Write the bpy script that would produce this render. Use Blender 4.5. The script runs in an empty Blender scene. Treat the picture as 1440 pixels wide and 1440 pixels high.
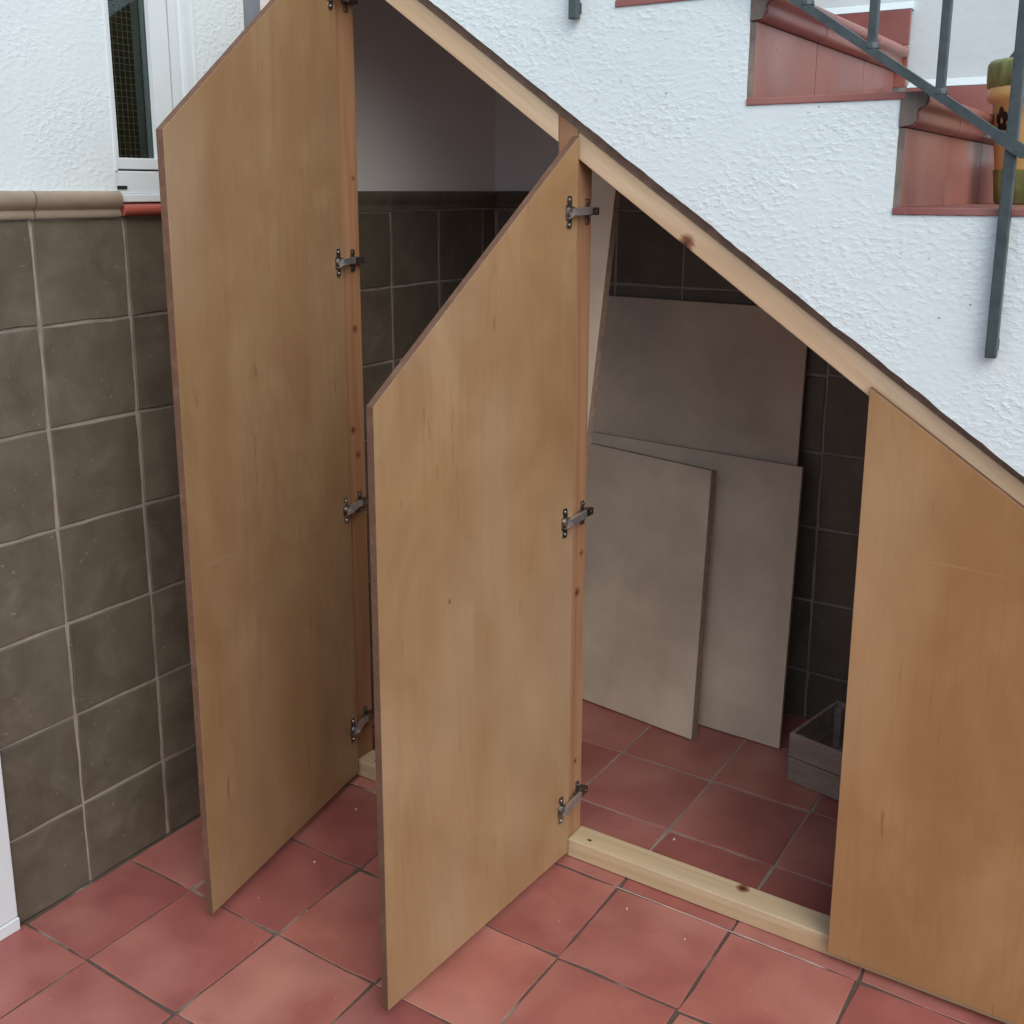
import bpy, bmesh, math, random
from mathutils import Vector, Matrix, noise

# ------------------------------------------------------------------ camera, sky, sun
S = bpy.context.scene
cd = bpy.data.cameras.new('camera'); cam = bpy.data.objects.new('camera', cd)
S.collection.objects.link(cam); S.camera = cam
cd.sensor_width = 36; cd.lens = 1505.5 / 1440 * 36
cd.shift_y = (594.62 - 720) / 1440
cd.clip_start = .02; cd.clip_end = 300
YAW, PIT, ROL = .5748, .2143, .0029
_f = Vector((-math.sin(YAW)*math.cos(PIT), math.cos(YAW)*math.cos(PIT), -math.sin(PIT)))
_r0 = Vector((math.cos(YAW), math.sin(YAW), 0)); _u0 = _r0.cross(_f)
_r = _r0*math.cos(ROL) + _u0*math.sin(ROL); _u = -_r0*math.sin(ROL) + _u0*math.cos(ROL)
cam.matrix_world = Matrix(((_r.x, _u.x, -_f.x, 1.8913), (_r.y, _u.y, -_f.y, -1.8841),
                           (_r.z, _u.z, -_f.z, 1.4751), (0, 0, 0, 1)))

SUN_EL, SUN_AZ = math.radians(44), math.radians(129)      # azimuth clockwise from +y
w = bpy.data.worlds.new('World'); S.world = w; w.use_nodes = True
nt = w.node_tree; bg = nt.nodes['Background']
sky = nt.nodes.new('ShaderNodeTexSky'); sky.sky_type = 'NISHITA'; sky.sun_disc = False
sky.sun_elevation = SUN_EL; sky.sun_rotation = SUN_AZ
sky.air_density = 1.0; sky.dust_density = 2.5; sky.ozone_density = 1.5
nt.links.new(sky.outputs[0], bg.inputs[0]); bg.inputs[1].default_value = .15
sl = bpy.data.lights.new('sun', 'SUN'); sl.energy = 1.2; sl.angle = math.radians(70); sl.color = (1, .985, .955)
so = bpy.data.objects.new('sun', sl); S.collection.objects.link(so)
sd = Vector((math.sin(SUN_AZ)*math.cos(SUN_EL), math.cos(SUN_AZ)*math.cos(SUN_EL), math.sin(SUN_EL)))
so.rotation_euler = sd.to_track_quat('Z', 'Y').to_euler(); so.location = (2, -3, 6)
S.view_settings.view_transform = 'Standard'; S.view_settings.look = 'None'
S.view_settings.gamma = 1; S.view_settings.exposure = 0.36; S.view_settings.use_curve_mapping = False
S.cycles.max_bounces = 6; S.cycles.diffuse_bounces = 4; S.cycles.glossy_bounces = 2

R = random.Random(7)

# ------------------------------------------------------------------ material helpers
class MT:
    def __init__(s, name):
        s.m = bpy.data.materials.new(name); s.m.use_nodes = True
        s.t = s.m.node_tree; s.b = s.t.nodes['Principled BSDF']
        s.tc = s.t.nodes.new('ShaderNodeTexCoord')
        s.oi = None
    def n(s, k, **kw):
        x = s.t.nodes.new(k)
        for a, v in kw.items(): setattr(x, a, v)
        return x
    def lk(s, a, b): s.t.links.new(a, b)
    def put(s, inp, v):
        if hasattr(v, 'is_linked') or isinstance(v, bpy.types.NodeSocket): s.lk(v, inp)
        else: inp.default_value = v
    def co(s, scale=(1, 1, 1), rot=(0, 0, 0), loc=(0, 0, 0), rnd=False):
        mp = s.n('ShaderNodeMapping'); mp.inputs['Scale'].default_value = scale
        mp.inputs['Rotation'].default_value = rot; mp.inputs['Location'].default_value = loc
        src = s.tc.outputs['Object']
        if rnd:
            r = s.rand(); k = s.n('ShaderNodeVectorMath', operation='SCALE')
            k.inputs[0].default_value = (37.1, 53.7, 71.3); s.lk(r, k.inputs[3])
            a = s.n('ShaderNodeVectorMath', operation='ADD'); s.lk(src, a.inputs[0]); s.lk(k.outputs[0], a.inputs[1])
            src = a.outputs[0]
        s.lk(src, mp.inputs[0]); return mp.outputs[0]
    def rand(s):
        if not s.oi: s.oi = s.n('ShaderNodeObjectInfo')
        return s.oi.outputs['Random']
    def noise(s, co, scale, detail=4, rough=.55, dist=0):
        x = s.n('ShaderNodeTexNoise'); s.lk(co, x.inputs['Vector'])
        x.inputs['Scale'].default_value = scale; x.inputs['Detail'].default_value = detail
        x.inputs['Roughness'].default_value = rough; x.inputs['Distortion'].default_value = dist
        return x.outputs['Fac']
    def ramp(s, v, stops, col=True):
        x = s.n('ShaderNodeValToRGB'); e = x.color_ramp.elements
        while len(e) < len(stops): e.new(.5)
        for q, (p, c) in zip(e, stops):
            q.position = p; q.color = (*c, 1) if isinstance(c, tuple) else (c, c, c, 1)
        s.lk(v, x.inputs[0]); return x.outputs[0]
    def mix(s, f, a, b, mode='MIX'):
        x = s.n('ShaderNodeMix', data_type='RGBA', blend_type=mode)
        s.put(x.inputs[0], f)
        for i, v in ((6, a), (7, b)):
            s.put(x.inputs[i], (*v, 1) if isinstance(v, tuple) else v)
        return x.outputs[2]
    def math(s, op, a, b=0.0):
        x = s.n('ShaderNodeMath', operation=op); s.put(x.inputs[0], a); s.put(x.inputs[1], b)
        return x.outputs[0]
    def hsv(s, c, v=1.0, sat=1.0, hue=.5):
        x = s.n('ShaderNodeHueSaturation'); s.put(x.inputs['Value'], v); s.put(x.inputs['Saturation'], sat)
        s.put(x.inputs['Hue'], hue); s.put(x.inputs['Color'], (*c, 1) if isinstance(c, tuple) else c); return x.outputs[0]
    def done(s, col, rough=.6, bump=None, dist=.002, strength=.5, metal=0, spec=.5):
        s.put(s.b.inputs['Base Color'], (*col, 1) if isinstance(col, tuple) else col)
        s.put(s.b.inputs['Roughness'], rough); s.b.inputs['Metallic'].default_value = metal
        s.b.inputs['Specular IOR Level'].default_value = spec
        if bump is not None:
            x = s.n('ShaderNodeBump'); x.inputs['Strength'].default_value = strength
            x.inputs['Distance'].default_value = dist; s.lk(bump, x.inputs['Height'])
            s.lk(x.outputs[0], s.b.inputs['Normal'])
        return s.m

def m_stucco(name, amount=1.0, col=(.70, .812, .832)):
    t = MT(name); c = t.co((1, 1, 1.7))
    big = t.noise(c, 5, 2); mask = t.ramp(big, [(.34, .22), (.66, 1.0)])
    l1 = t.noise(t.co((1, 1, 1.5)), 78, 2, .5, .1); l1 = t.ramp(l1, [(.45, 0.), (.80, 1.)])
    l2 = t.noise(c, 210, 2)
    h = t.math('ADD', t.math('MULTIPLY', l1, mask), t.math('MULTIPLY', l2, .16))
    h = t.math('ADD', h, t.math('MULTIPLY', t.noise(c, 22, 3), .6))
    drip = t.ramp(t.noise(t.co((9, 9, .8)), 1.6, 4, .6), [(.55, 0.), (.80, .35)])
    dirt = t.noise(t.co((1, 1, 1)), 2.2, 5, .6)
    cc = t.mix(t.ramp(dirt, [(.45, 0.), (.8, .5)]), col, tuple(x*.86 for x in col))
    cc = t.mix(drip, cc, tuple(x*f for x, f in zip(col, (.88, .86, .83))))
    pit = t.noise(t.co((1, 1, 1.3)), 85, 2)
    patch = t.ramp(t.noise(t.co(), 4.5, 2), [(.52, 0.), (.62, 1.)])
    pm = t.math('MULTIPLY', t.ramp(pit, [(.70, 0.), (.76, .75)]), patch)
    cc = t.mix(pm, cc, (.22, .21, .20))
    return t.done(cc, .9, h, .0042*amount, .38, spec=.2)

def m_plaster(name, col=(.88, .88, .87)):
    t = MT(name); c = t.co(); h = t.noise(c, 35, 4)
    return t.done(t.mix(t.noise(c, 3, 4), col, tuple(x*.85 for x in col)), .85, h, .002, .6, spec=.2)

def m_terracotta(name, a=(.350, .118, .098), b=(.275, .086, .075), c=(.43, .190, .155), rough=.42):
    t = MT(name); co = t.co(rnd=True)
    n1 = t.noise(co, 6, 4, .55, .4); n2 = t.noise(co, 3.2, 2); n3 = t.noise(co, 55, 5, .7)
    col = t.mix(t.ramp(n1, [(.36, 0.), (.66, 1.)]), b, a)
    col = t.mix(t.ramp(n2, [(.44, 0.), (.70, .85)]), col, c)
    n4 = t.noise(co, 14, 4, .6, .8); col = t.mix(t.ramp(n4, [(.54, 0.), (.76, .32)]), col, tuple(x*.76 for x in b))
    col = t.mix(t.ramp(n3, [(.60, 0.), (.78, .35)]), col, (.22, .09, .08))
    sp = t.noise(co, 160, 2); col = t.mix(t.ramp(sp, [(.72, 0.), (.78, .5)]), col, (.55, .40, .34))
    v = t.math('ADD', t.math('MULTIPLY', t.rand(), .36), .85)
    col = t.hsv(col, v, 1.0, t.math('ADD', t.math('MULTIPLY', t.rand(), .012), .497))
    h = t.math('ADD', t.math('MULTIPLY', t.noise(co, 9, 3), 1.0), t.math('MULTIPLY', n3, .25))
    rg = t.ramp(n1, [(.3, rough-.08), (.7, rough+.14)])
    return t.done(col, rg, h, .002, .45)

def m_walltile(name):
    t = MT(name); co = t.co(rnd=True)
    n1 = t.noise(co, 11, 6, .65, .5); n2 = t.noise(co, 4, 2)
    col = t.ramp(n1, [(.30, (.088, .073, .052)), (.55, (.120, .103, .076)), (.75, (.160, .140, .107))])
    col = t.mix(t.ramp(n2, [(.45, 0.), (.75, .55)]), col, (.150, .130, .099))
    sp = t.noise(co, 88, 3, .6); col = t.mix(t.ramp(sp, [(.675, 0.), (.735, .5)]), col, (.34, .31, .26))
    v = t.math('ADD', t.math('MULTIPLY', t.rand(), .22), .89)
    h = t.math('ADD', n1, t.math('MULTIPLY', sp, .25))
    return t.done(t.hsv(col, v), t.ramp(n1, [(.3, .42), (.7, .6)]), h, .0014, .45)

def m_grout(name, a, b, s=30, lo=.45):
    t = MT(name); c = t.co(); n = t.noise(c, s, 5, .65); p = t.noise(c, 5, 3)
    col = t.mix(t.ramp(p, [(lo, 0.), (lo+.12, 1.)]), a, b)
    return t.done(t.hsv(col, t.math('ADD', t.math('MULTIPLY', n, .6), .7)), .95, n, .003, .7, spec=.1)

def m_ply(name, tint=(1, 1, 1)):
    t = MT(name); k = lambda c: tuple(x*y for x, y in zip(c, tint))
    big = t.noise(t.co((1, 1, .55), rnd=True), 3.0, 3, .5, .8)
    fig = t.noise(t.co((9, 9, .9), rnd=True), 2.6, 5, .6, .5)
    fine = t.noise(t.co((150, 150, 4), rnd=True), 1.0, 3, .6)
    cloud = t.noise(t.co((1, 1, .7), rnd=True), 6.5, 4, .55, .6)
    sheen = t.noise(t.co((1.2, 1.2, .6), rnd=True, loc=(3, 5, 8)), 2.4, 2, .45)
    fleck = t.noise(t.co((60, 60, 9), rnd=True), 1.0, 2)
    col = t.ramp(big, [(.30, k((.305, .182, .084))), (.52, k((.352, .226, .114))), (.74, k((.395, .272, .154)))])
    col = t.mix(t.ramp(fig, [(.40, .0), (.75, .22)]), col, k((.27, .155, .075)))
    # contour-like figure of a rotary-cut veneer
    cn = t.noise(t.co((1, 1, .16), rnd=True, loc=(1, 2, 7)), 3.6, 2.0, .5, .35)
    ln = t.ramp(t.math('SINE', t.math('MULTIPLY', cn, 150.0)), [(.55, 0.), (1.0, .24)])
    gate = t.ramp(t.noise(t.co((1, 1, .5), rnd=True, loc=(9, 2, 4)), 3.5, 2), [(.40, .15), (.62, 1.)])
    col = t.mix(t.math('MULTIPLY', ln, gate), col, k((.245, .138, .066)))
    col = t.mix(t.ramp(fine, [(.50, 0.), (.8, .40)]), col, k((.245, .142, .072)))
    col = t.mix(t.ramp(fleck, [(.68, 0.), (.76, .6)]), col, k((.19, .10, .05)))
    col = t.mix(t.ramp(cloud, [(.42, 0.), (.64, .55)]), col, k((.265, .150, .070)))
    col = t.mix(t.ramp(sheen, [(.50, 0.), (.72, .50)]), col, k((.43, .325, .220)))  # pale lacquer sheen painted into the veneer colour
    vo = t.n('ShaderNodeTexVoronoi'); t.lk(t.co((1, 1, .7), rnd=True), vo.inputs['Vector']); vo.inputs['Scale'].default_value = 4.2
    col = t.mix(t.ramp(vo.outputs['Distance'], [(.008, .7), (.022, 0.)]), col, k((.13, .065, .032)))
    # thin handling scratches
    sc = t.noise(t.co((3, 3, 130), rot=(.5, .4, .3), rnd=True), 1.0, 2); sg = t.ramp(t.noise(t.co(rnd=True, loc=(4, 4, 4)), 5, 2), [(.55, 0.), (.68, 1.)])
    col = t.mix(t.math('MULTIPLY', t.ramp(sc, [(.66, 0.), (.72, .35)]), sg), col, k((.46, .35, .24)))
    rg = t.ramp(t.noise(t.co(rnd=True, loc=(2, 6, 1)), 3.0, 4, .6), [(.35, .28), (.65, .52)])
    return t.done(col, rg, fine, .0006, .35, spec=.45)

def m_plyedge(name, axis):       # stripes across the sheet thickness (local axis)
    t = MT(name); sp = t.n('ShaderNodeSeparateXYZ'); t.lk(t.tc.outputs['Object'], sp.inputs[0])
    v = sp.outputs[axis]; wv = t.math('SINE', t.math('MULTIPLY', v, 1900.0))
    g = t.noise(t.co((30, 30, 30)), 1.0, 5, .65)
    col = t.mix(t.ramp(wv, [(.2, 0.), (.8, .65)]), (.145, .074, .042), (.082, .038, .024))
    col = t.mix(t.ramp(g, [(.48, 0.), (.72, .6)]), col, (.21, .13, .080))
    return t.done(col, .75, t.math('ADD', wv, g), .001, .5)

def m_pine(name, rot=(0, 0, 0), knots=(), a=(.68, .53, .36), b=(.56, .40, .24), long='z'):
    t = MT(name)
    sc = {'z': (34, 34, 1.3), 'x': (1.3, 34, 34), 'y': (34, 1.3, 34)}[long]
    mp = t.n('ShaderNodeMapping'); mp.vector_type = 'POINT'; mp.inputs['Rotation'].default_value = rot
    t.lk(t.tc.outputs['Object'], mp.inputs[0])
    m2 = t.n('ShaderNodeMapping'); m2.inputs['Scale'].default_value = sc; t.lk(mp.outputs[0], m2.inputs[0])
    gr = t.noise(m2.outputs[0], 1.0, 3, .5, .9)
    m3 = t.n('ShaderNodeMapping'); m3.inputs['Scale'].default_value = tuple(4*x for x in sc); t.lk(mp.outputs[0], m3.inputs[0])
    fi = t.noise(m3.outputs[0], 1.0, 4)
    big = t.noise(t.tc.outputs['Object'], 4.0, 2)
    col = t.mix(t.ramp(gr, [(.38, 0.), (.62, 1.)]), a, b)
    col = t.mix(t.ramp(big, [(.4, 0.), (.7, .6)]), col, tuple((x+y)/2*1.02 for x, y in zip(a, b)))
    col = t.mix(t.ramp(fi, [(.5, 0.), (.8, .35)]), col, tuple(x*.75 for x in b))
    for (p, rad) in knots:
        d = t.n('ShaderNodeVectorMath', operation='DISTANCE'); d.inputs[1].default_value = p
        t.lk(t.tc.outputs['Object'], d.inputs[0])
        dd = t.math('ADD', d.outputs['Value'], t.math('MULTIPLY', t.math('SUBTRACT', fi, .5), rad*.9))
        q = t.math('DIVIDE', dd, rad)
        col = t.mix(t.ramp(q, [(.55, 1.), (1.0, 0.)]), col, (.21, .085, .045))
        col = t.mix(t.ramp(q, [(.12, 1.), (.42, 0.)]), col, (.055, .022, .015))
    return t.done(col, .55, fi, .0008, .4, spec=.35)

def m_plain(name, col, rough=.5, metal=0, ns=20, var=.15, bump=.0006, spec=.5):
    t = MT(name); c = t.co(); n = t.noise(c, ns, 5, .6)
    cc = t.mix(t.ramp(n, [(.35, 0.), (.7, 1.)]), tuple(x*(1-var) for x in col), tuple(min(1, x*(1+var*.5)) for x in col))
    return t.done(cc, rough, n, bump, .4, metal, spec)

def m_glass(name):
    t = MT(name)
    g = t.n('ShaderNodeBsdfGlossy'); g.inputs['Roughness'].default_value = .02
    tr = t.n('ShaderNodeBsdfTransparent'); tr.inputs[0].default_value = (.72, .80, .77, 1)
    fr = t.n('ShaderNodeFresnel'); fr.inputs[0].default_value = 1.5
    mx = t.n('ShaderNodeMixShader'); t.lk(fr.outputs[0], mx.inputs[0]); t.lk(tr.outputs[0], mx.inputs[1]); t.lk(g.outputs[0], mx.inputs[2])
    t.lk(mx.outputs[0], t.t.nodes['Material Output'].inputs[0]); return t.m

M = dict(
    stucco=m_stucco('white_stucco'), stucco_wall=m_stucco('white_stucco_wall', .75),
    plaster=m_plaster('inner_plaster'), smooth=m_plaster('smooth_white_plaster', (.66, .775, .80)),
    terra=m_terracotta('terracotta'), step=m_terracotta('step_tile', (.31, .125, .105), (.25, .092, .08), (.36, .17, .148), .35),
    sill=m_terracotta('sill_tile', (.42, .10, .065), (.36, .08, .055), (.46, .14, .10), .3),
    tile=m_walltile('brown_wall_tile'),
    trim=m_plain('beige_border_tile', (.30, .25, .19), .38, 0, 14, .2, .0012),
    grout=m_grout('wall_grout', (.34, .30, .26), (.27, .24, .205)),
    fgrout=m_grout('floor_grout', (.105, .080, .066), (.30, .26, .215), 45, .56), fgrout2=m_grout('clean_floor_grout', (.27, .225, .195), (.34, .29, .25), 45),
    mortar=m_grout('grey_mortar', (.16, .14, .125), (.24, .21, .185), 60),
    ply=m_ply('birch_plywood'), ply2=m_ply('birch_plywood_warm', (1.05, .945, .81)),
    edgey=m_plyedge('plywood_edge', 1),
    post1=m_pine('pine_left_post', knots=(((.0, .041, 1.15), .014), ((.0, .026, .907), .012), ((0., .039, .842), .014), ((0, .05, 1.50), .008)),
                 a=(.38, .215, .115), b=(.29, .145, .068)),  # shade and warm bounce put into this darker, redder pine
    post2=m_pine('pine_mid_post', knots=(((.623, .025, .625), .015), ((.623, .03, .223), .009), ((.623, .042, .71), .010)),
                 a=(.37, .215, .120), b=(.29, .148, .075)),  # mid post pine likewise darkened in its colour for shade
    beam=m_pine('pine_beam', rot=(0, -math.atan(.697), 0), long='x', knots=(((.859, 0, 1.378), .020),)),
    rail=m_pine('pine_rail', long='x', knots=(((1.02, .049, .045), .016), ((.665, .021, .045), .004)), a=(.56, .46, .30), b=(.48, .36, .21)),
    gapshade=m_plain('brown_gap_shade', (.27, .185, .135), .85, 0, 30, .3),
    board=m_plain('dull_white_board', (.60, .500, .385), .55, 0, 4, .22),
    boardside=m_plain('board_edge', (.34, .25, .19), .8, 0, 60, .3),
    oldwood=m_pine('grey_crate_wood', a=(.34, .285, .235), b=(.25, .20, .165), long='x'),
    pvc=m_plain('white_window_profile', (.70, .79, .82), .3, 0, 8, .03, .0002),
    casing=m_plain('white_gloss_paint', (.70, .77, .80), .35, 0, 8, .04),
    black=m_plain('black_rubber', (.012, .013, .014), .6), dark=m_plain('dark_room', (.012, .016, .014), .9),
    wire=m_plain('screen_wire', (.42, .42, .35), .6, 0), glass=m_glass('window_glass'),
    glint=m_plain('grey_reflection', (.22, .27, .31), .6), shade=m_plain('grey_blue_shade', (.22, .27, .32), .7),
    iron=m_plain('grey_painted_iron', (.055, .078, .082), .42, 0, 40, .3, .0012),
    nickel=m_plain('nickel', (.62, .61, .59), .36, .85, 40, .1), gun=m_plain('dark_hinge_metal', (.30, .275, .25), .30, .95, 60, .45),
    hole=m_plain('hole_black', (.01, .008, .007), .9),
    pot=m_plain('ochre_pot_glaze', (.80, .54, .20), .35, 0, 12, .15), potgreen=m_plain('green_pot_glaze', (.24, .30, .10), .35, 0, 25, .35),
    potblack=m_plain('black_pot_paint', (.012, .010, .010), .4), leaf=m_plain('succulent_green', (.035, .085, .03), .5, 0, 30, .4),
    soil=m_plain('potting_soil', (.035, .025, .018), .95, 0, 80, .5, .003), crumb=m_plain('plaster_crumb', (.55, .48, .43), .9),
)

# ------------------------------------------------------------------ object helpers
LOC = {}
COL = S.collection
def wl(o):  # world location of an unrotated chain
    return LOC.get(o.name, Vector((0, 0, 0)))
def thing(name, loc, label, cat, group=None):
    o = bpy.data.objects.new(name, None); COL.objects.link(o); o.empty_display_size = .05
    o.location = loc; LOC[o.name] = Vector(loc); o['label'] = label; o['category'] = cat
    if group: o['group'] = group
    return o
def link(name, me, parent=None, loc=(0, 0, 0)):
    o = bpy.data.objects.new(name, me); COL.objects.link(o)
    if parent: o.parent = parent
    o.location = loc; return o
def mesh(name, V, F, mats, mi=None, smooth=False):
    me = bpy.data.meshes.new(name); me.from_pydata([tuple(v) for v in V], [], F)
    for m in (mats if isinstance(mats, (list, tuple)) else [mats]): me.materials.append(m)
    if mi: me.polygons.foreach_set('material_index', mi)
    if smooth: me.polygons.foreach_set('use_smooth', [True]*len(me.polygons))
    bm = bmesh.new(); bm.from_mesh(me); bmesh.ops.recalc_face_normals(bm, faces=bm.faces); bm.to_mesh(me); bm.free()
    if smooth == 'auto':
        me.set_sharp_from_angle(angle=math.radians(50))
    me.update(); return me
def part(name, V, F, mats, parent, mi=None, smooth=False):   # V in world coordinates
    L = wl(parent) if parent else Vector((0, 0, 0))
    o = link(name, mesh(name, [Vector(v)-L for v in V], F, mats, mi, smooth), parent)
    LOC[o.name] = L; return o
class G:
    """collects boxes and prisms, then builds ONE mesh"""
    def __init__(s): s.V = []; s.F = []; s.I = []
    def add(s, V, F, i=0):
        b = len(s.V); s.V += [tuple(v) for v in V]; s.F += [tuple(b+q for q in f) for f in F]; s.I += [i]*len(F); return s
    def box(s, x0, x1, y0, y1, z0, z1, i=0):
        V = [(x, y, z) for z in (z0, z1) for y in (y0, y1) for x in (x0, x1)]
        return s.add(V, [(0, 1, 3, 2), (4, 5, 7, 6), (0, 1, 5, 4), (2, 3, 7, 6), (0, 2, 6, 4), (1, 3, 7, 5)], i)
    def bbox(s, x0, x1, y0, y1, z0, z1, r=.002, i=0):   # bevelled box
        bm = bmesh.new(); bmesh.ops.create_cube(bm, size=1)
        for v in bm.verts:
            v.co = Vector((x0 if v.co.x < 0 else x1, y0 if v.co.y < 0 else y1, z0 if v.co.z < 0 else z1))
        bmesh.ops.bevel(bm, geom=bm.edges[:], offset=r, segments=2, profile=.5, affect='EDGES')
        bm.verts.index_update(); V = [v.co[:] for v in bm.verts]; F = [tuple(v.index for v in f.verts) for f in bm.faces]; bm.free()
        return s.add(V, F, i)
    def prism(s, P, ax, a, b, i=0, cap=None):   # polygon P (2-D) extruded along axis ax from a to b
        def mk(p, q): return {'x': (q, p[0], p[1]), 'y': (p[0], q, p[1]), 'z': (p[0], p[1], q)}[ax]
        n = len(P); V = [mk(p, a) for p in P] + [mk(p, b) for p in P]
        s.add(V, [(k, (k+1) % n, n+(k+1) % n, n+k) for k in range(n)], i)
        return s.add(V[:n], [tuple(range(n))], i if cap is None else cap).add(V[n:], [tuple(range(n))], i if cap is None else cap)
    def bar(s, p, q, hw, hd, side=(0, 1, 0), i=0):  # rectangular bar from p to q
        p, q = Vector(p), Vector(q); d = (q-p).normalized(); sd_ = Vector(side); u = d.cross(sd_).normalized(); v = d.cross(u).normalized()
        V = [e + u*a*hw + v*b*hd for e in (p, q) for a, b in ((-1, -1), (1, -1), (1, 1), (-1, 1))]
        return s.add(V, [(0, 1, 2, 3), (4, 5, 6, 7), (0, 1, 5, 4), (1, 2, 6, 5), (2, 3, 7, 6), (3, 0, 4, 7)], i)
    def cyl(s, p, q, r0, r1=None, n=14, i=0):
        p, q = Vector(p), Vector(q); r1 = r0 if r1 is None else r1; d = (q-p).normalized()
        u = d.orthogonal().normalized(); v = d.cross(u)
        V = [e + (u*math.cos(2*math.pi*k/n)+v*math.sin(2*math.pi*k/n))*r for e, r in ((p, r0), (q, r1)) for k in range(n)]
        return s.add(V, [(k, (k+1) % n, n+(k+1) % n, n+k) for k in range(n)] + [tuple(range(n)), tuple(range(n, 2*n))], i)
    def lathe(s, c, prof, n=40, i=0, ripple=None):
        V = []; m = len(prof)
        for k in range(n):
            a = 2*math.pi*k/n
            for (r, z) in prof:
                rr = r*(1 + (ripple(a, z) if ripple else 0)); V.append((c[0]+rr*math.cos(a), c[1]+rr*math.sin(a), c[2]+z))
        F = [(k*m+j, ((k+1) % n)*m+j, ((k+1) % n)*m+j+1, k*m+j+1) for k in range(n) for j in range(m-1)]
        return s.add(V, F, i)
    def build(s, name, mats, parent=None, smooth=False):
        return part(name, s.V, s.F, mats, parent, s.I, smooth)

def tile_mesh(name, wd, ht, th, mapf, mat, seed, jit=.0012, cham=.0025, seg=4):
    """tile with wavy chamfered edges, centred on u,v; face at n=0, back at n=-th; mapf(u,v,n)->xyz"""
    r = random.Random(seed); pts = []
    for (u0, v0, u1, v1) in ((-1, -1, 1, -1), (1, -1, 1, 1), (1, 1, -1, 1), (-1, 1, -1, -1)):
        for k in range(seg):
            f = k/seg; u = (u0+(u1-u0)*f)*wd/2; v = (v0+(v1-v0)*f)*ht/2
            jj = jit*(1.8 if k == 0 else 1); pts.append((u+r.uniform(-jj, jj)-math.copysign(.0008 if k == 0 else 0, u), v+r.uniform(-jj, jj)))
    n = len(pts); ins = lambda p: (p[0]*(1-2*cham/wd), p[1]*(1-2*cham/ht))
    V = [mapf(*ins(p), 0) for p in pts] + [mapf(*p, -cham*.8) for p in pts] + [mapf(*p, -th) for p in pts]
    F = [tuple(range(n))] + [(a*n+k, a*n+(k+1) % n, (a+1)*n+(k+1) % n, (a+1)*n+k) for a in (0, 1) for k in range(n)]
    return mesh(name, V, F, mat)
MAPZ = lambda u, v, n: (u, v, n)          # floor
MAPX = lambda u, v, n: (n, u, v)          # wall facing +x
MAPY = lambda u, v, n: (u, -n, v)         # wall facing -y
CACHE = {}
def tiles(name, parent, us, vs, gap, th, mapf, mat, origin, jit=.0012, tilt=.0, skip=None, cham=.0016):
    """one object for each tile between grid lines us x vs (face plane through origin)"""
    L = wl(parent)
    for i in range(len(us)-1):
        for j in range(len(vs)-1):
            u0, u1, v0, v1 = us[i], us[i+1], vs[j], vs[j+1]
            if skip and skip(u0, u1, v0, v1): continue
            wd, ht = u1-u0-gap, v1-v0-gap
            if wd < .012 or ht < .012: continue
            key = (name, mat.name, round(wd, 3), round(ht, 3), R.randrange(5))
            if key not in CACHE: CACHE[key] = tile_mesh(name, round(wd, 3), round(ht, 3), th, mapf, mat, hash(key) & 0xffff if False else R.randrange(99999), jit, cham)
            p = Vector(mapf((u0+u1)/2, (v0+v1)/2, R.uniform(-.0008, .0008))) + Vector(origin) - L
            o = link(name, CACHE[key], parent, p)
            if tilt: o.rotation_euler = (R.gauss(0, tilt), R.gauss(0, tilt), R.gauss(0, tilt*.6))

# ------------------------------------------------------------------ floor
FX0, FY0, FQ = .2033, -.8040, .2561
fl = G(); fl.add([(-12, -14, -.004), (14, -14, -.004), (14, 3, -.004), (-12, 3, -.004)], [(0, 1, 2, 3)])
def m_farfloor():
    t = MT('courtyard_floor'); mp = t.co((1, 1, 1), loc=(-FX0, -FY0, 0))
    b = t.n('ShaderNodeTexBrick'); b.offset = 0; t.lk(mp, b.inputs['Vector'])
    b.inputs['Scale'].default_value = 1; b.inputs['Brick Width'].default_value = FQ; b.inputs['Row Height'].default_value = FQ
    b.inputs['Mortar Size'].default_value = .004; b.inputs['Color1'].default_value = (.36, .12, .10, 1)
    b.inputs['Color2'].default_value = (.31, .10, .085, 1); b.inputs['Mortar'].default_value = (.16, .13, .11, 1)
    return t.done(b.outputs['Color'], .55)
gs = G(); gs.add([(-.05, -3.5, -.0020), (4.2, -3.5, -.0020), (4.2, 1.0, -.0020), (-.05, 1.0, -.0020)], [(0, 1, 2, 3)])
ground = fl.build('courtyard_floor', [m_farfloor()]); ground['kind'] = 'structure'; ground.location.z = -.004
bed = gs.build('floor_grout', [M['fgrout']], ground); bed.location.z = .004
gi = G(); gi.add([(.2, .03, -.0017), (2.7, .03, -.0017), (2.7, .94, -.0017), (.2, .94, -.0017)], [(0, 1, 2, 3)])
gp = G(); yj = FY0+3*FQ
P = [(.955+.019*k, yj+(.0012+.0013*abs(noise.noise((k*.7, 1.3, 0))))*(1 if k % 25 else .2)) for k in range(26)]
Q = [(x, 2*yj-y+.0004) for x, y in P[::-1]]
gp.add([(x, y, -.0006) for x, y in P+Q], [(k, k+1, len(P)+len(Q)-2-k, len(P)+len(Q)-1-k) for k in range(len(P)-1)])
bed3 = gp.build('pale_grout_streak', [M['crumb']], ground); bed3.location.z = .004
bed2 = gi.build('indoor_grout', [M['fgrout2']], ground); bed2.location.z = .004
fxs = [.004] + [FX0 + FQ*i for i in range(0, 11)]
fys = [FY0 + FQ*j for j in range(-6, 7)] + [.936]
LOC[ground.name] = Vector((0, 0, -.004))
tiles('floor_tile', ground, fxs, fys, .0054, .012, MAPZ, M['terra'], (0, 0, 0), .0019, .0026, cham=.0012)

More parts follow.
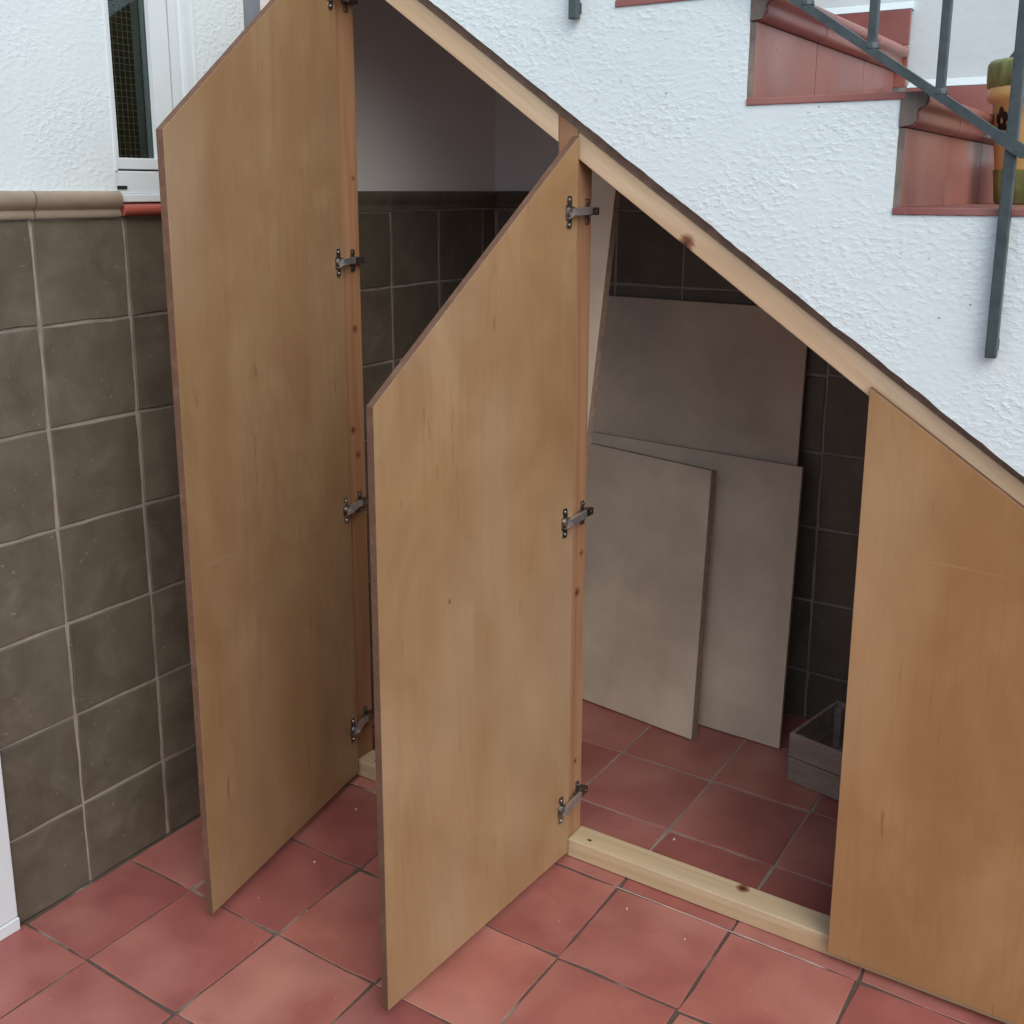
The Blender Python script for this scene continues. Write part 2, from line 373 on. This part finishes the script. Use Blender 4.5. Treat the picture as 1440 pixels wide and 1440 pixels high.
# ------------------------------------------------------------------ left wall (x = 0) with window
lw = thing('house_wall', (0, -.6, 0), 'white stucco wall with dark brown square tiles below and a narrow window, on the left', 'wall')
WY0, WY1, WZ0, WZ1 = -.449, -.222, 1.447, 2.30
g = G(); g.box(-.30, -.012, -3.5, 1.20, 0, 1.418)
g.build('wall_core', [M['plaster']], lw)
g = G()
g.box(-.30, 0, -3.5, WY0, 1.418, 3.0); g.box(-.30, 0, WY1, -.078, 1.418, 3.0)
g.box(-.30, -.021, WY0, WY1, 1.4185, WZ0); g.box(-.30, 0, WY0, WY1, WZ1, 3.0)
g.build('stucco', [M['stucco_wall']], lw)
g = G(); g.box(-.30, -.004, -.078, -.0215, 1.418, 3.0); g.build('shaded_strip', [M['shade']], lw)  # wall plaster in shadow, painted as a grey-blue strip
g = G(); g.box(-.30, -.002, -.0215, 1.20, 1.418, 3.0); g.build('inner_plaster', [M['plaster']], lw)
g = G(); g.box(-.013, -.0035, -.823, .94, .0, 1.419); g.build('grout', [M['grout']], lw)
VY = [-.822, -.6475, -.4375, -.218, -.003, .2115, .4258, .6434, .8684, .938]
VZ = [-.003, .1877, .3927, .5977, .8027, 1.0077, 1.2127, 1.4177]
tiles('wall_tile', lw, VY, VZ, .0072, .008, MAPX, M['tile'], (0, 0, 0), .0012, .0015)
# moulded border along the top of the tiles
prof = [(-.004, 1.4195), (.008, 1.4195), (.010, 1.424), (.008, 1.430), (.007, 1.434), (.011, 1.438), (.0165, 1.444), (.019, 1.452), (.0185, 1.460), (.015, 1.4665), (.009, 1.470), (-.004, 1.471)]
for a, b in ((-.822, -.6445), (-.6415, -.449)):
    g = G(); g.prism(prof, 'y', a, b)
    g.V = [(v[0], v[1], v[2]) for v in g.V]
    o = g.build('border_tile', [M['trim']], lw, 'auto')
dark_prof = [(x*.55, z) for x, z in prof]
for a, b in ((.07, .21), (.213, .4243), (.4273, .6420), (.6450, .8670), (.8700, .937)):
    g = G(); g.prism(dark_prof, 'y', a, b); g.build('border_tile', [M['tile']], lw, 'auto')
# red sill tile
g = G(); g.prism([(-.02, 1.420), (.010, 1.420), (.017, 1.424), (.020, 1.431), (.017, 1.438), (.008, 1.4435), (-.02, 1.4475)], 'y', -.445, -.20)
g.build('window_sill', [M['sill']], lw, 'auto')
# window
wn = G(); wn.bbox(-.06, .0035, WY0, WY1, 1.448, 1.464, .002); wn.bbox(-.06, -.002, WY0, WY1, 1.4642, 1.511, .002)
wn.box(-.06, .0012, WY0, WY0+.006, 1.5112, WZ1); wn.box(-.06, .0012, WY1-.005, WY1, 1.5112, WZ1); wn.box(-.06, .0012, WY0+.006, WY1-.005, WZ1-.03, WZ1)
win = wn.build('window', [M['pvc']], lw)
LOC[win.name] = wl(lw)
g = G(); g.box(-.0018, .0004, -.446, -.423, 1.4745, 1.481); g.build('drain_slot', [M['black']], win)
def sash(y0, y1, z0, z1, fw0, fw1, fz, x, name):
    q = G(); q.bbox(x-.03, x, y0, y1, z0, z0+fz, .0015); q.bbox(x-.03, x, y0, y1, z1-.03, z1, .0015)
    q.box(x-.03, x-.0003, y0, y0+fw0, z0+fz, z1-.03); q.box(x-.03, x-.0003, y1-fw1, y1, z0+fz, z1-.03)
    q.build(name, [M['pvc']], win)
sash(-.4428, -.2935, 1.5142, 2.268, .006, .046, .023, -.001, 'sash_frame')
sash(-.2895, -.2275, 1.5142, 2.268, .020, .020, .023, -.001, 'sash_frame')
g = G(); g.box(-.05, -.03, -.2935, -.2895, 1.5115, 2.27); g.box(-.05, -.03, -.4428, -.2275, 1.5112, 1.5142); g.build('seal', [M['black']], win)
g = G(); g.box(-.016, -.013, -.4368, -.3395, 1.537, 2.238); g.build('pane', [M['glass']], win)
g = G(); g.box(-.016, -.013, -.2695, -.2475, 1.537, 2.238); g.build('pane', [M['pvc']], win)
g = G()
for k in range(9): y = -.4345+.0125*k; g.box(-.0315, -.0305, y, y+.0010, 1.537, 2.238)
for k in range(54): z = 1.5425+.013*k; g.box(-.0318, -.0308, -.4368, -.335, z, z+.0010)
g.build('insect_screen', [M['wire']], win)
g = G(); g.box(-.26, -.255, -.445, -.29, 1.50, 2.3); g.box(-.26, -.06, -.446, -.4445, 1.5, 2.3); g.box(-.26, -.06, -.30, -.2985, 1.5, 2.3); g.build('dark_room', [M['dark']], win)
g = G(); g.prism([(-.024, -.366), (-.020, -.360), (-.020, -.354), (-.024, -.348), (-.028, -.357)], 'z', 1.537, 2.238); g.build('reflection_strip', [M['glint']], win)  # blurred reflection in the pane, built as a grey strip

# ------------------------------------------------------------------ white door casing at the left edge
dc = thing('door_casing', (0, -.84, 0), 'white painted door casing standing on the floor at the far left edge', 'door frame')
g = G(); g.bbox(-.01, .012, -.90, -.8235, .030, 2.06, .002); g.build('casing_board', [M['casing']], dc)
g = G(); g.bbox(-.01, .0155, -.90, -.8225, .001, .0285, .002); g.build('plinth', [M['casing']], dc)

# ------------------------------------------------------------------ unseen wall added behind the camera to hold back low light
def blocker_wall(name, label, x0, x1, y0, y1, h):
    o = thing(name, ((x0+x1)/2, (y0+y1)/2, 0), label, 'wall')
    g = G(); g.box(x0, x1, y0, y1, 0, h); g.build('stucco', [M['stucco_wall']], o)
    g = G(); g.bbox(x0-.03, x1+.03, y0-.03, y1+.03, h, h+.05, .006); g.build('coping', [M['step']], o)
blocker_wall('light_blocker_wall', 'white stucco wall added out of view behind the camera to block low light', -.3, 5.0, -4.25, -4.0, 2.4)

# ------------------------------------------------------------------ back wall (y = .94)
bw = thing('rear_wall', (1.6, .94, 0), 'rear wall behind the stairs, white above and dark brown tiles inside the cupboard', 'wall')
g = G(); g.box(-.012, 4.6, .952, 1.2, 0, 3.0); g.build('wall_core', [M['smooth']], bw)
g = G(); g.prism([(-.002, 1.4715), (1.03, 1.4715), (-.002, 2.185)], 'y', .940, .9515); g.build('inner_plaster', [M['plaster']], bw)
g = G(); g.box(-.003, 2.9, .9435, .9515, 0, 1.420); g.build('grout', [M['grout']], bw)
BX = [.003, .208, .422, .636, .850, 1.064, 1.278, 1.492, 1.706, 1.92]
BZ = [-.003, .140, .353, .566, .779, .992, 1.205, 1.4177]
tiles('wall_tile', bw, BX, BZ, .0072, .008, MAPY, M['tile'], (0, .94, 0), .0012, .0015)
for k in range(4):
    a, b = BX[k]+.0015, BX[k+1]-.0015
    g = G(); g.prism([(.94-x, z) for x, z in dark_prof], 'x', a, b); g.build('border_tile', [M['tile']], bw)

# ------------------------------------------------------------------ staircase
SL = .697; ZL0 = 2.109                        # lower edge of the beam: z = ZL0 - SL x
zlow = lambda x: ZL0 - SL*x
RX = [1.435+.263*k for k in range(-4, 6)]      # riser planes, left to right
TZ = lambda k: 1.4485-.1842*(k-4)              # tread height right of riser k
st = thing('staircase', (1.6, .4, 0), 'white stucco outdoor staircase with terracotta steps running down to the right', 'stairs')
FY = -.020
poly = [(-.0005, zlow(0)+.080)]
top = [(-.0005, TZ(-1)-.012)]
xs = RX
for k, x in enumerate(xs):
    top += [(x, TZ(k-1)-.012), (x, TZ(k)-.012)]
top.append((2.96, TZ(5)-.012))
low = [(2.96, zlow(2.96)+.080), (-.0005, zlow(0)+.080)]
top = [p for p in top if p[0] <= 2.96]
if top[-1][0] < 2.96: top.append((2.96, top[-1][1]))
out = []
ring = top + low
for a, b in zip(ring, ring[1:]+ring[:1]):
    d = math.hypot(b[0]-a[0], b[1]-a[1]); n = max(1, int(d/.012))
    slope = abs(b[0]-a[0]) > 1 and abs(b[1]-a[1]) > 1
    for k in range(n):
        f = k/n; x, z = a[0]+(b[0]-a[0])*f, a[1]+(b[1]-a[1])*f
        if slope and 0 < k:
            q = noise.noise((x*16, z*16, 3.1))*.0018 + noise.noise((x*55, z*55, 1.1))*.0016; x += q*.57; z += q*.82
        elif 0 < k and d > .1:
            z += noise.noise((x*60, z*60, 9.))*.0016; x += noise.noise((x*60, z*60, 5.))*.0012 if d < 1 else 0
        out.append((x, z))
g = G(); g.prism(out, 'y', FY, .9385)
g.build('stucco_body', [M['stucco']], st)
def splitbox(g, x0, x1, y0, y1, z0, z1):        # front (-y) face gets the second material
    g.box(x0, x1, y0, y1, z0, z1); g.I[-4] = 1
YJ = [FY+.0005, .318, .656, .922]
nose = [(-.001, 0), (.022, 0), (.030, -.003), (.0345, -.010), (.034, -.018), (.029, -.024), (.022, -.028), (.019, -.034), (.0205, -.040), (.0185, -.047), (.0135, -.053), (-.001, -.056)]
for k in range(2, 8):
    x = xs[k]; zt = TZ(k-1); zb = TZ(k)
    if x > 2.8 or zt < .3: continue
    for j in range(3):
        a, b = YJ[j]+(.0016 if j else 0), YJ[j+1]-.0016
        g = G(); splitbox(g, x+.0003, x+.0115, a, b, zb+.0004, zt-.0575); g.build('riser_tile', [M['step'], M['mortar']], st)
        a2 = a+(.0 if j else .004)
        g = G(); g.prism([(x+.010+p[0], zt+p[1]) for p in nose], 'y', a2, b, 0); g.build('nosing_tile', [M['step']], st, 'auto')
        xe = xs[k+1]+.009
        g = G(); g.bbox(x+.0004, xe-.0008, a-(.0 if j else .004), b, zb-.0118, zb, .0015); g.build('tread_tile', [M['step']], st)
    # rough mortar left showing at the open end of the nosing
    pts = []
    for p in nose: pts.append((x+.0005 if p[0] < 0 else x+.0095+p[0]*.93+R.uniform(-.0015, .001), zt-.001+p[1]*.97+R.uniform(-.001, .001)))
    g = G(); g.prism(pts, 'y', FY-.0025, FY+.0044); g.build('mortar_end', [M['mortar']], st)
# stepped skirting on the rear wall belongs to the wall
for k in range(2, 8):
    z = TZ(k-1)
    if z < .3: continue
    x0, x1 = xs[k-1]+.043, xs[k]+.041
    zc = z+.0865
    for (a, b, c, d) in ((x0, x1, z+.004, zc), (x0, x1, TZ(k)+.09, z+.001)):
        g = G(); g.bbox(a+.001, b-.001, .9405, .9518, c, d, .0015)
        for t in (): pass
        o = g.build('skirting_tile', [M['step']], bw); o.location.y -= .016
    g = G(); g.prism([(.9515, zc+.022), (.944, zc+.016), (.928, zc+.002), (.9515, zc+.0005)], 'x', x0, x1); g.build('plaster_fillet', [M['smooth']], bw)

# ------------------------------------------------------------------ iron railing
rl = thing('stair_railing', (1.2, -.035, 1.2), 'dark grey painted iron railing with square bars fixed to the stair side', 'railing')
RZ = lambda x: 1.786-.680*(x-1.257)
g = G(); g.bar((-.1, -.035, RZ(-.1)), (2.75, -.035, RZ(2.75)), .0068, .0105, (0, 1, 0)); g.build('bottom_rail', [M['iron']], rl)
g = G(); g.bar((-.1, -.035, RZ(-.1)+.80), (2.75, -.035, RZ(2.75)+.80), .008, .020, (0, 1, 0)); g.build('handrail', [M['iron']], rl)
for px, pz in ((.829, 1.789), (1.610, 1.213), (2.391, .637)):
    g = G(); g.bbox(px-.0087, px+.0087, -.0415, -.0252, pz, RZ(px)+.80, .002)
    o = g.build('post', [M['iron']], rl)
    g = G(); g.box(px-.009, px+.009, -.0255, -.0205, pz+.012, pz+.030); g.build('wall_bracket', [M['iron']], rl)
    g = G(); g.bar((px-.02, -.035, RZ(px-.02)), (px+.02, -.035, RZ(px+.02)), .0095, .0120, (0, 1, 0)); g.build('weld', [M['iron']], rl)
for k in range(-8, 9):
    x = 1.610+.1115*k
    if k in (-7, 0, 7) or x > 2.7: continue
    g = G(); g.bbox(x-.0070, x+.0070, -.0420, -.0280, RZ(x)+.006, RZ(x)+.795, .0015); g.build('baluster', [M['iron']], rl)
    g = G(); g.lathe((x, -.035, RZ(x)+.006), [(.0125, -.003), (.012, .002), (.0095, .006)], 10); g.build('weld', [M['iron']], rl)

# ------------------------------------------------------------------ cupboard: frame, doors, hinges
cb = thing('cupboard', (.2, 0, 0), 'wooden understairs cupboard of pine frame and plywood doors, two open, one closed', 'cupboard')
BT = .053                                       # vertical height of the sloping beam
def slab(name, x0, x1, y0, y1, lo, hi, mat):
    g = G(); P = [(x0, lo(x0)), (x1, lo(x1)), (x1, hi(x1)), (x0, hi(x0))]
    bm = bmesh.new(); vs = [bm.verts.new((p[0], y, p[1])) for y in (y0, y1) for p in P]
    for f in ((0, 1, 2, 3), (4, 5, 6, 7), (0, 1, 5, 4), (1, 2, 6, 5), (2, 3, 7, 6), (3, 0, 4, 7)): bm.faces.new([vs[q] for q in f])
    bmesh.ops.recalc_face_normals(bm, faces=bm.faces)
    bmesh.ops.bevel(bm, geom=bm.edges[:], offset=.002, segments=2, profile=.5, affect='EDGES')
    bm.verts.index_update(); g.add([v.co[:] for v in bm.verts], [tuple(v.index for v in f.verts) for f in bm.faces]); bm.free()
    return g.build(name, [mat], cb)
top_ = lambda x: zlow(x)+BT
slab('post', .150, .198, 0, .066, lambda x: .001, top_, M['post1'])
slab('post', .778, .823, .0005, .060, lambda x: .001, lambda x: zlow(x)+BT+.002, M['post2'])
slab('beam', .199, .777, .0, .045, zlow, top_, M['beam'])
slab('beam', .824, 2.75, .0, .045, zlow, lambda x: zlow(x)+.050+.014*(x-.824), M['beam'])
slab('beam', .004, .149, .0, .045, zlow, top_, M['beam'])
slab('bottom_rail', .199, .777, .0, .062, lambda x: .002, lambda x: .045, M['rail'])
slab('bottom_rail', .824, 2.75, .0, .062, lambda x: .002, lambda x: .045, M['rail'])
slab('filler_panel', .004, .149, .004, .020, lambda x: .004, lambda x: zlow(x)-.001, M['ply'])
slab('gap_shade_strip', .004, 2.05, .0045, .040, lambda x: zlow(x)+.045, lambda x: zlow(x)+.0765, M['gapshade'])  # dark brown strip stands for the shadowed gap over the beam
def screw(p, r=.0035):
    g = G(); g.cyl(p, Vector(p)+Vector((0, 0, .0006)), r, r, 10); return g.build('screw_hole', [M['hole']], cb)
screw((.870, .021, .0452)); screw((.245, .021, .0452))

def door(name_label, h, ang, wd, z0, zt0, zt1, mat, th=.0158):
    P = [(0, z0), (wd, z0), (wd, zt1), (0, zt0)]
    bm = bmesh.new(); vs = [bm.verts.new((p[0], y, p[1])) for y in (-th, 0) for p in P]
    for f in ((0, 1, 2, 3), (4, 5, 6, 7), (0, 1, 5, 4), (1, 2, 6, 5), (2, 3, 7, 6), (3, 0, 4, 7)): bm.faces.new([vs[q] for q in f])
    bmesh.ops.recalc_face_normals(bm, faces=bm.faces)
    bmesh.ops.bevel(bm, geom=bm.edges[:], offset=.0011, segments=2, profile=.5, affect='EDGES')
    bm.normal_update()
    me = bpy.data.meshes.new('door')
    for f in bm.faces: f.material_index = 0 if abs(f.normal.y) > .75 else 1
    bm.to_mesh(me); bm.free(); me.materials.append(mat); me.materials.append(M['edgey'])
    o = link('door', me, cb, Vector((h[0]-.2, h[1], 0))); o.rotation_euler.z = math.radians(ang); o['label'] = name_label
    return o
d1 = door('tall open plywood door with hinges on its right edge', (.215, -.012), -78.9, .594, .022, 2.011, 1.577, M['ply'])
d2 = door('shorter open plywood door in the middle', (.832, -.012), -93.1, .594, .022, 1.578, 1.137, M['ply'])
# closed door on the right: triangular sheet
P = [(1.4195, .022), (2.93, .022), (2.93, .075), (1.4195, 1.143)]
d3 = door('closed plywood door at the right', (1.4195, -.0028), 0, 1.50, .023, 1.143, 1.143-.672*1.50, M['ply2'])
d3.data.transform(Matrix.Identity(4))

def hinge(h, ang, s, z, xf):
    """concealed hinge: flanged cup on the door, arm, plate on the post face x = xf"""
    a = math.radians(ang); D = Vector((math.cos(a), math.sin(a), 0)); N = Vector((-math.sin(a), math.cos(a), 0)); Hh = Vector((h[0], h[1], z))
    W = lambda u, n, zz: Hh + D*u + N*n + Vector((0, 0, zz))
    root = G()
    pr = [(-.006, -.031), (.006, -.031), (.008, -.024), (.0055, -.017), (.011, -.012), (.011, .012), (.0055, .017), (.008, .024), (.006, .031), (-.006, .031), (-.008, .024), (-.008, -.024)]
    n = len(pr); V = [W(s+p[0], .0003, p[1]) for p in pr] + [W(s+p[0], .0028, p[1]) for p in pr]
    root.add(V, [tuple(range(n)), tuple(range(n, 2*n))] + [(k, (k+1) % n, n+(k+1) % n, n+k) for k in range(n)])
    # cup rim
    root.cyl(W(s-.004, .0005, 0), W(s-.004, .0075, 0), .0125, .0115, 16)
    o = root.build('hinge', [M['gun']], cb); LOC[o.name] = wl(cb)
    for zz in (-.024, .024):
        q = G(); q.cyl(W(s, .0026, zz), W(s, .0042, zz), .0028, .0022, 10); q.build('screw', [M['nickel']], o)
    q = G(); A = W(s-.004, .009, 0); B = Vector((xf+.017, .012, z+.002)); C = Vector((xf+.015, .030, z+.002))
    q.bar(W(s-.004, .002, -.010), W(s-.004, .016, -.002), .0065, .0035, (0, 0, 1))
    q.bar(A, B, .0075, .0045, Vector((1, -1, 0))); q.bar(B, C, .0072, .0035, (1, 0, 0))
    q.build('hinge_link', [M['nickel']], o)
    q = G(); q.bbox(xf+.0045, xf+.0165, .018, .064, z-.0075, z+.0085, .0022)
    q.cyl((xf+.016, .055, z), (xf+.0175, .055, z), .004, .004, 10)
    q.build('hinge_arm', [M['gun']], o)
    q = G(); q.bbox(xf+.0004, xf+.0042, .026, .060, z-.008, z+.008, .001)
    for sg in (-1, 1):
        q.bbox(xf+.0004, xf+.0036, .032, .044, z+(.008 if sg > 0 else -.026), z+(.026 if sg > 0 else -.008), .001)
        q.cyl((xf+.003, .038, z+sg*.019), (xf+.0065, .038, z+sg*.019), .0045, .0038, 10)
    q.build('mounting_plate', [M['gun']], o)
for z in (1.888, 1.312, .724, .150): hinge((.215, -.012), -78.9, .024, z, .198)
for z in (1.433, .802, .142): hinge((.832, -.012), -93.1, .034, z, .823)

# ------------------------------------------------------------------ boards stored inside
def board(name, label, corners, th, mat=None, group='boards stored in the cupboard'):
    """front face corners bl, br, tr, tl; thickness goes backwards"""
    c = [Vector(q) for q in corners]; n = (c[1]-c[0]).cross(c[3]-c[0]).normalized()
    if n.y > 0: n = -n
    o_ = thing(name, c[0], label, 'board', group)
    bm = bmesh.new(); vs = [bm.verts.new(q - n*t) for t in (0, th) for q in c]
    for f in ((0, 1, 2, 3), (4, 5, 6, 7), (0, 1, 5, 4), (1, 2, 6, 5), (2, 3, 7, 6), (3, 0, 4, 7)): bm.faces.new([vs[q] for q in f])
    bmesh.ops.recalc_face_normals(bm, faces=bm.faces)
    bmesh.ops.bevel(bm, geom=bm.edges[:], offset=.0012, segments=1, affect='EDGES'); bm.normal_update(); bm.verts.index_update()
    mi = [0 if abs(f.normal.dot(n)) > .8 else 1 for f in bm.faces]
    me_o = part('panel', [v.co[:] for v in bm.verts], [tuple(v.index for v in f.verts) for f in bm.faces], [mat or M['board'], M['boardside']], o_, mi)
    bm.free(); return o_
board('stored_board', 'tallest dull white board, leaning at the back against the tiled wall', [(.36, .850, .003), (1.012, .850, .003), (1.012, .924, 1.168), (.36, .924, 1.172)], .012)
board('stored_board', 'mid-height dull white board leaning in front of the tallest one', [(.36, .745, .003), (1.066, .720, .003), (1.036, .868, .752), (.36, .880, .766)], .014)
board('stored_board', 'smallest and thickest white board, in front of the other leaning boards', [(.40, .694, .003), (.848, .636, .003), (.806, .800, .724), (.40, .848, .738)], .030)
pk = thing('leaning_plank', (.66, .21, 0), 'narrow pale plank leaning sideways inside, just behind the middle post', 'plank')
g = G(); tx = .108
def pl(x, y, z): return (x+tx*z, y, z)
P0 = [(.560, .205), (.641, .205), (.643, .227), (.560, .227)]
V = [pl(x, y, .003) for x, y in P0] + [pl(x, y, z) for (x, y), z in zip(P0, (1.56, 1.51, 1.51, 1.56))]
g.add(V, [(0, 1, 5, 4), (2, 3, 7, 6), (3, 0, 4, 7), (0, 1, 2, 3), (4, 5, 6, 7)], 0); g.add(V, [(1, 2, 6, 5)], 1)
g.build('panel', [M['board'], M['boardside']], pk)

# ------------------------------------------------------------------ wooden crate
cr = thing('wooden_crate', (1.25, .70, 0), 'low weathered wooden crate on the cupboard floor, partly behind the closed door', 'crate')
ca = math.radians(-11); cD = Vector((math.cos(ca), math.sin(ca), 0)); cN = Vector((-math.sin(ca), math.cos(ca), 0)); cO = Vector((1.133, .584, .002))
def cbox(name, u0, u1, v0, v1, z0, z1, mat):
    g = G(); g.bbox(u0, u1, v0, v1, z0, z1, .0015)
    g.V = [tuple(cO + cD*p[0] + cN*p[1] + Vector((0, 0, p[2]))) for p in g.V]; return g.build(name, [mat], cr)
CW, CDp = .34, .25
for z0, z1 in ((.0, .0645), (.068, .131)):
    cbox('board', 0, CW, 0, .009, z0, z1, M['oldwood']); cbox('board', 0, CW, CDp-.009, CDp, z0, z1+R.uniform(-.004, .006), M['oldwood'])
    cbox('end_board', .0, .009, .0095, CDp-.0095, z0, z1, M['oldwood']); cbox('end_board', CW-.009, CW, .0095, CDp-.0095, z0, z1, M['oldwood'])
for u in (.0095, CW-.0295):
    for v in (.0095, CDp-.0295): cbox('corner_post', u, u+.02, v, v+.02, .008, .122, M['oldwood'])
cbox('base', .0095, CW-.0095, .0095, CDp-.0095, .0, .007, M['oldwood'])

# ------------------------------------------------------------------ flower pot on the step
PC = (1.567, .60, TZ(4)+.001)
fp = thing('flower_pot', PC, 'ochre and green glazed flower pot with black painted flower, on the lower step', 'flower pot')
body = [(.072, .0), (.074, .003), (.079, .05), (.085, .10), (.092, .155), (.0965, .200), (.1065, .206), (.109, .214), (.108, .228), (.105, .232)]
g = G(); g.lathe(PC, body, 48); g.build('pot_body', [M['pot']], fp, True)
zig = lambda a, z: .018*math.sin(a*26)
g = G(); g.lathe(PC, [(.0735, .0), (.077, .004), (.0815, .05), (.0835, .068)], 96, ripple=lambda a, z: .012*math.sin(a*22)); g.build('green_foot', [M['potgreen']], fp, True)
g = G(); g.lathe(PC, [(.1035, .229), (.1085, .233), (.111, .250), (.111, .276), (.106, .284), (.099, .284), (.097, .255)], 110, ripple=lambda a, z: .016*math.sin(a*24)); g.build('green_rim', [M['potgreen']], fp, True)
g = G(); g.lathe(PC, [(.0, .262), (.05, .262), (.097, .258)], 30); g.build('soil', [M['soil']], fp)
def motif(ac, zc, name):
    g = G()
    for k in range(5):
        b = 2*math.pi*k/5+.4
        for sc, rr in ((.011, .008),):
            ring_ = []
            for q in range(10):
                t = 2*math.pi*q/10; du = math.cos(b)*sc+math.cos(t)*rr; dz = math.sin(b)*sc*1.5+math.sin(t)*rr*1.4
                z = zc+dz; r = .092+(z-.155)*.1+.0012; aa = ac+du/r
                ring_.append((PC[0]+r*math.cos(aa), PC[1]+r*math.sin(aa), PC[2]+z))
            g.add(ring_, [tuple(range(10))])
    g.build(name, [M['potblack']], fp)
for ac in (-2.36, -1.2, .2, 1.6, 2.8): motif(ac, .165, 'painted_flower')
cx, cyy = PC[0]-.035, PC[1]-.02
g = G(); prc = [(.0, .002), (.026, .0), (.034, .02), (.033, .036), (.024, .050), (.010, .056), (0, .057)]
g.lathe((cx, cyy, PC[2]+.255), prc, 60, ripple=lambda a, z: .09*math.cos(a*9)); g.build('succulent', [M['leaf']], fp, True)
g = G(); g.lathe((cx+.06, cyy+.035, PC[2]+.255), [(r*.8, z*.7) for r, z in prc], 50, ripple=lambda a, z: .09*math.cos(a*9)); g.build('succulent', [M['leaf']], fp, True)

# ------------------------------------------------------------------ plaster crumbs on the floor
g = G(); rr = random.Random(3)
spots = [(.30, -.12), (.36, -.33), (1.00, .19), (.90, .10), (1.24, .05), (1.02, -.09), (1.16, -.11)]
for k in range(30):
    x, y = spots[k] if k < len(spots) else (rr.uniform(.05, 1.7), rr.uniform(-.9, .75))
    r = rr.uniform(.0025, .0042) if k < len(spots) else rr.uniform(.0008, .0020)
    if k >= len(spots) and y > -.01 and y < .07: continue
    V = [(x+r*rr.uniform(.6, 1.2)*math.cos(t)*c, y+r*rr.uniform(.6, 1.2)*math.sin(t)*c, .0005+zz*r) for c, zz in ((1, 0), (.7, .8)) for t in (0, 1.26, 2.5, 3.77, 5.03)]
    g.add(V, [(0, 1, 6, 5), (1, 2, 7, 6), (2, 3, 8, 7), (3, 4, 9, 8), (4, 0, 5, 9), (5, 6, 7, 8, 9), (0, 1, 2, 3, 4)])
cr_ = g.build('plaster_crumbs', [M['crumb']]); cr_['kind'] = 'stuff'; cr_['label'] = 'tiny pale plaster crumbs scattered on the terracotta floor'; cr_['category'] = 'crumbs'
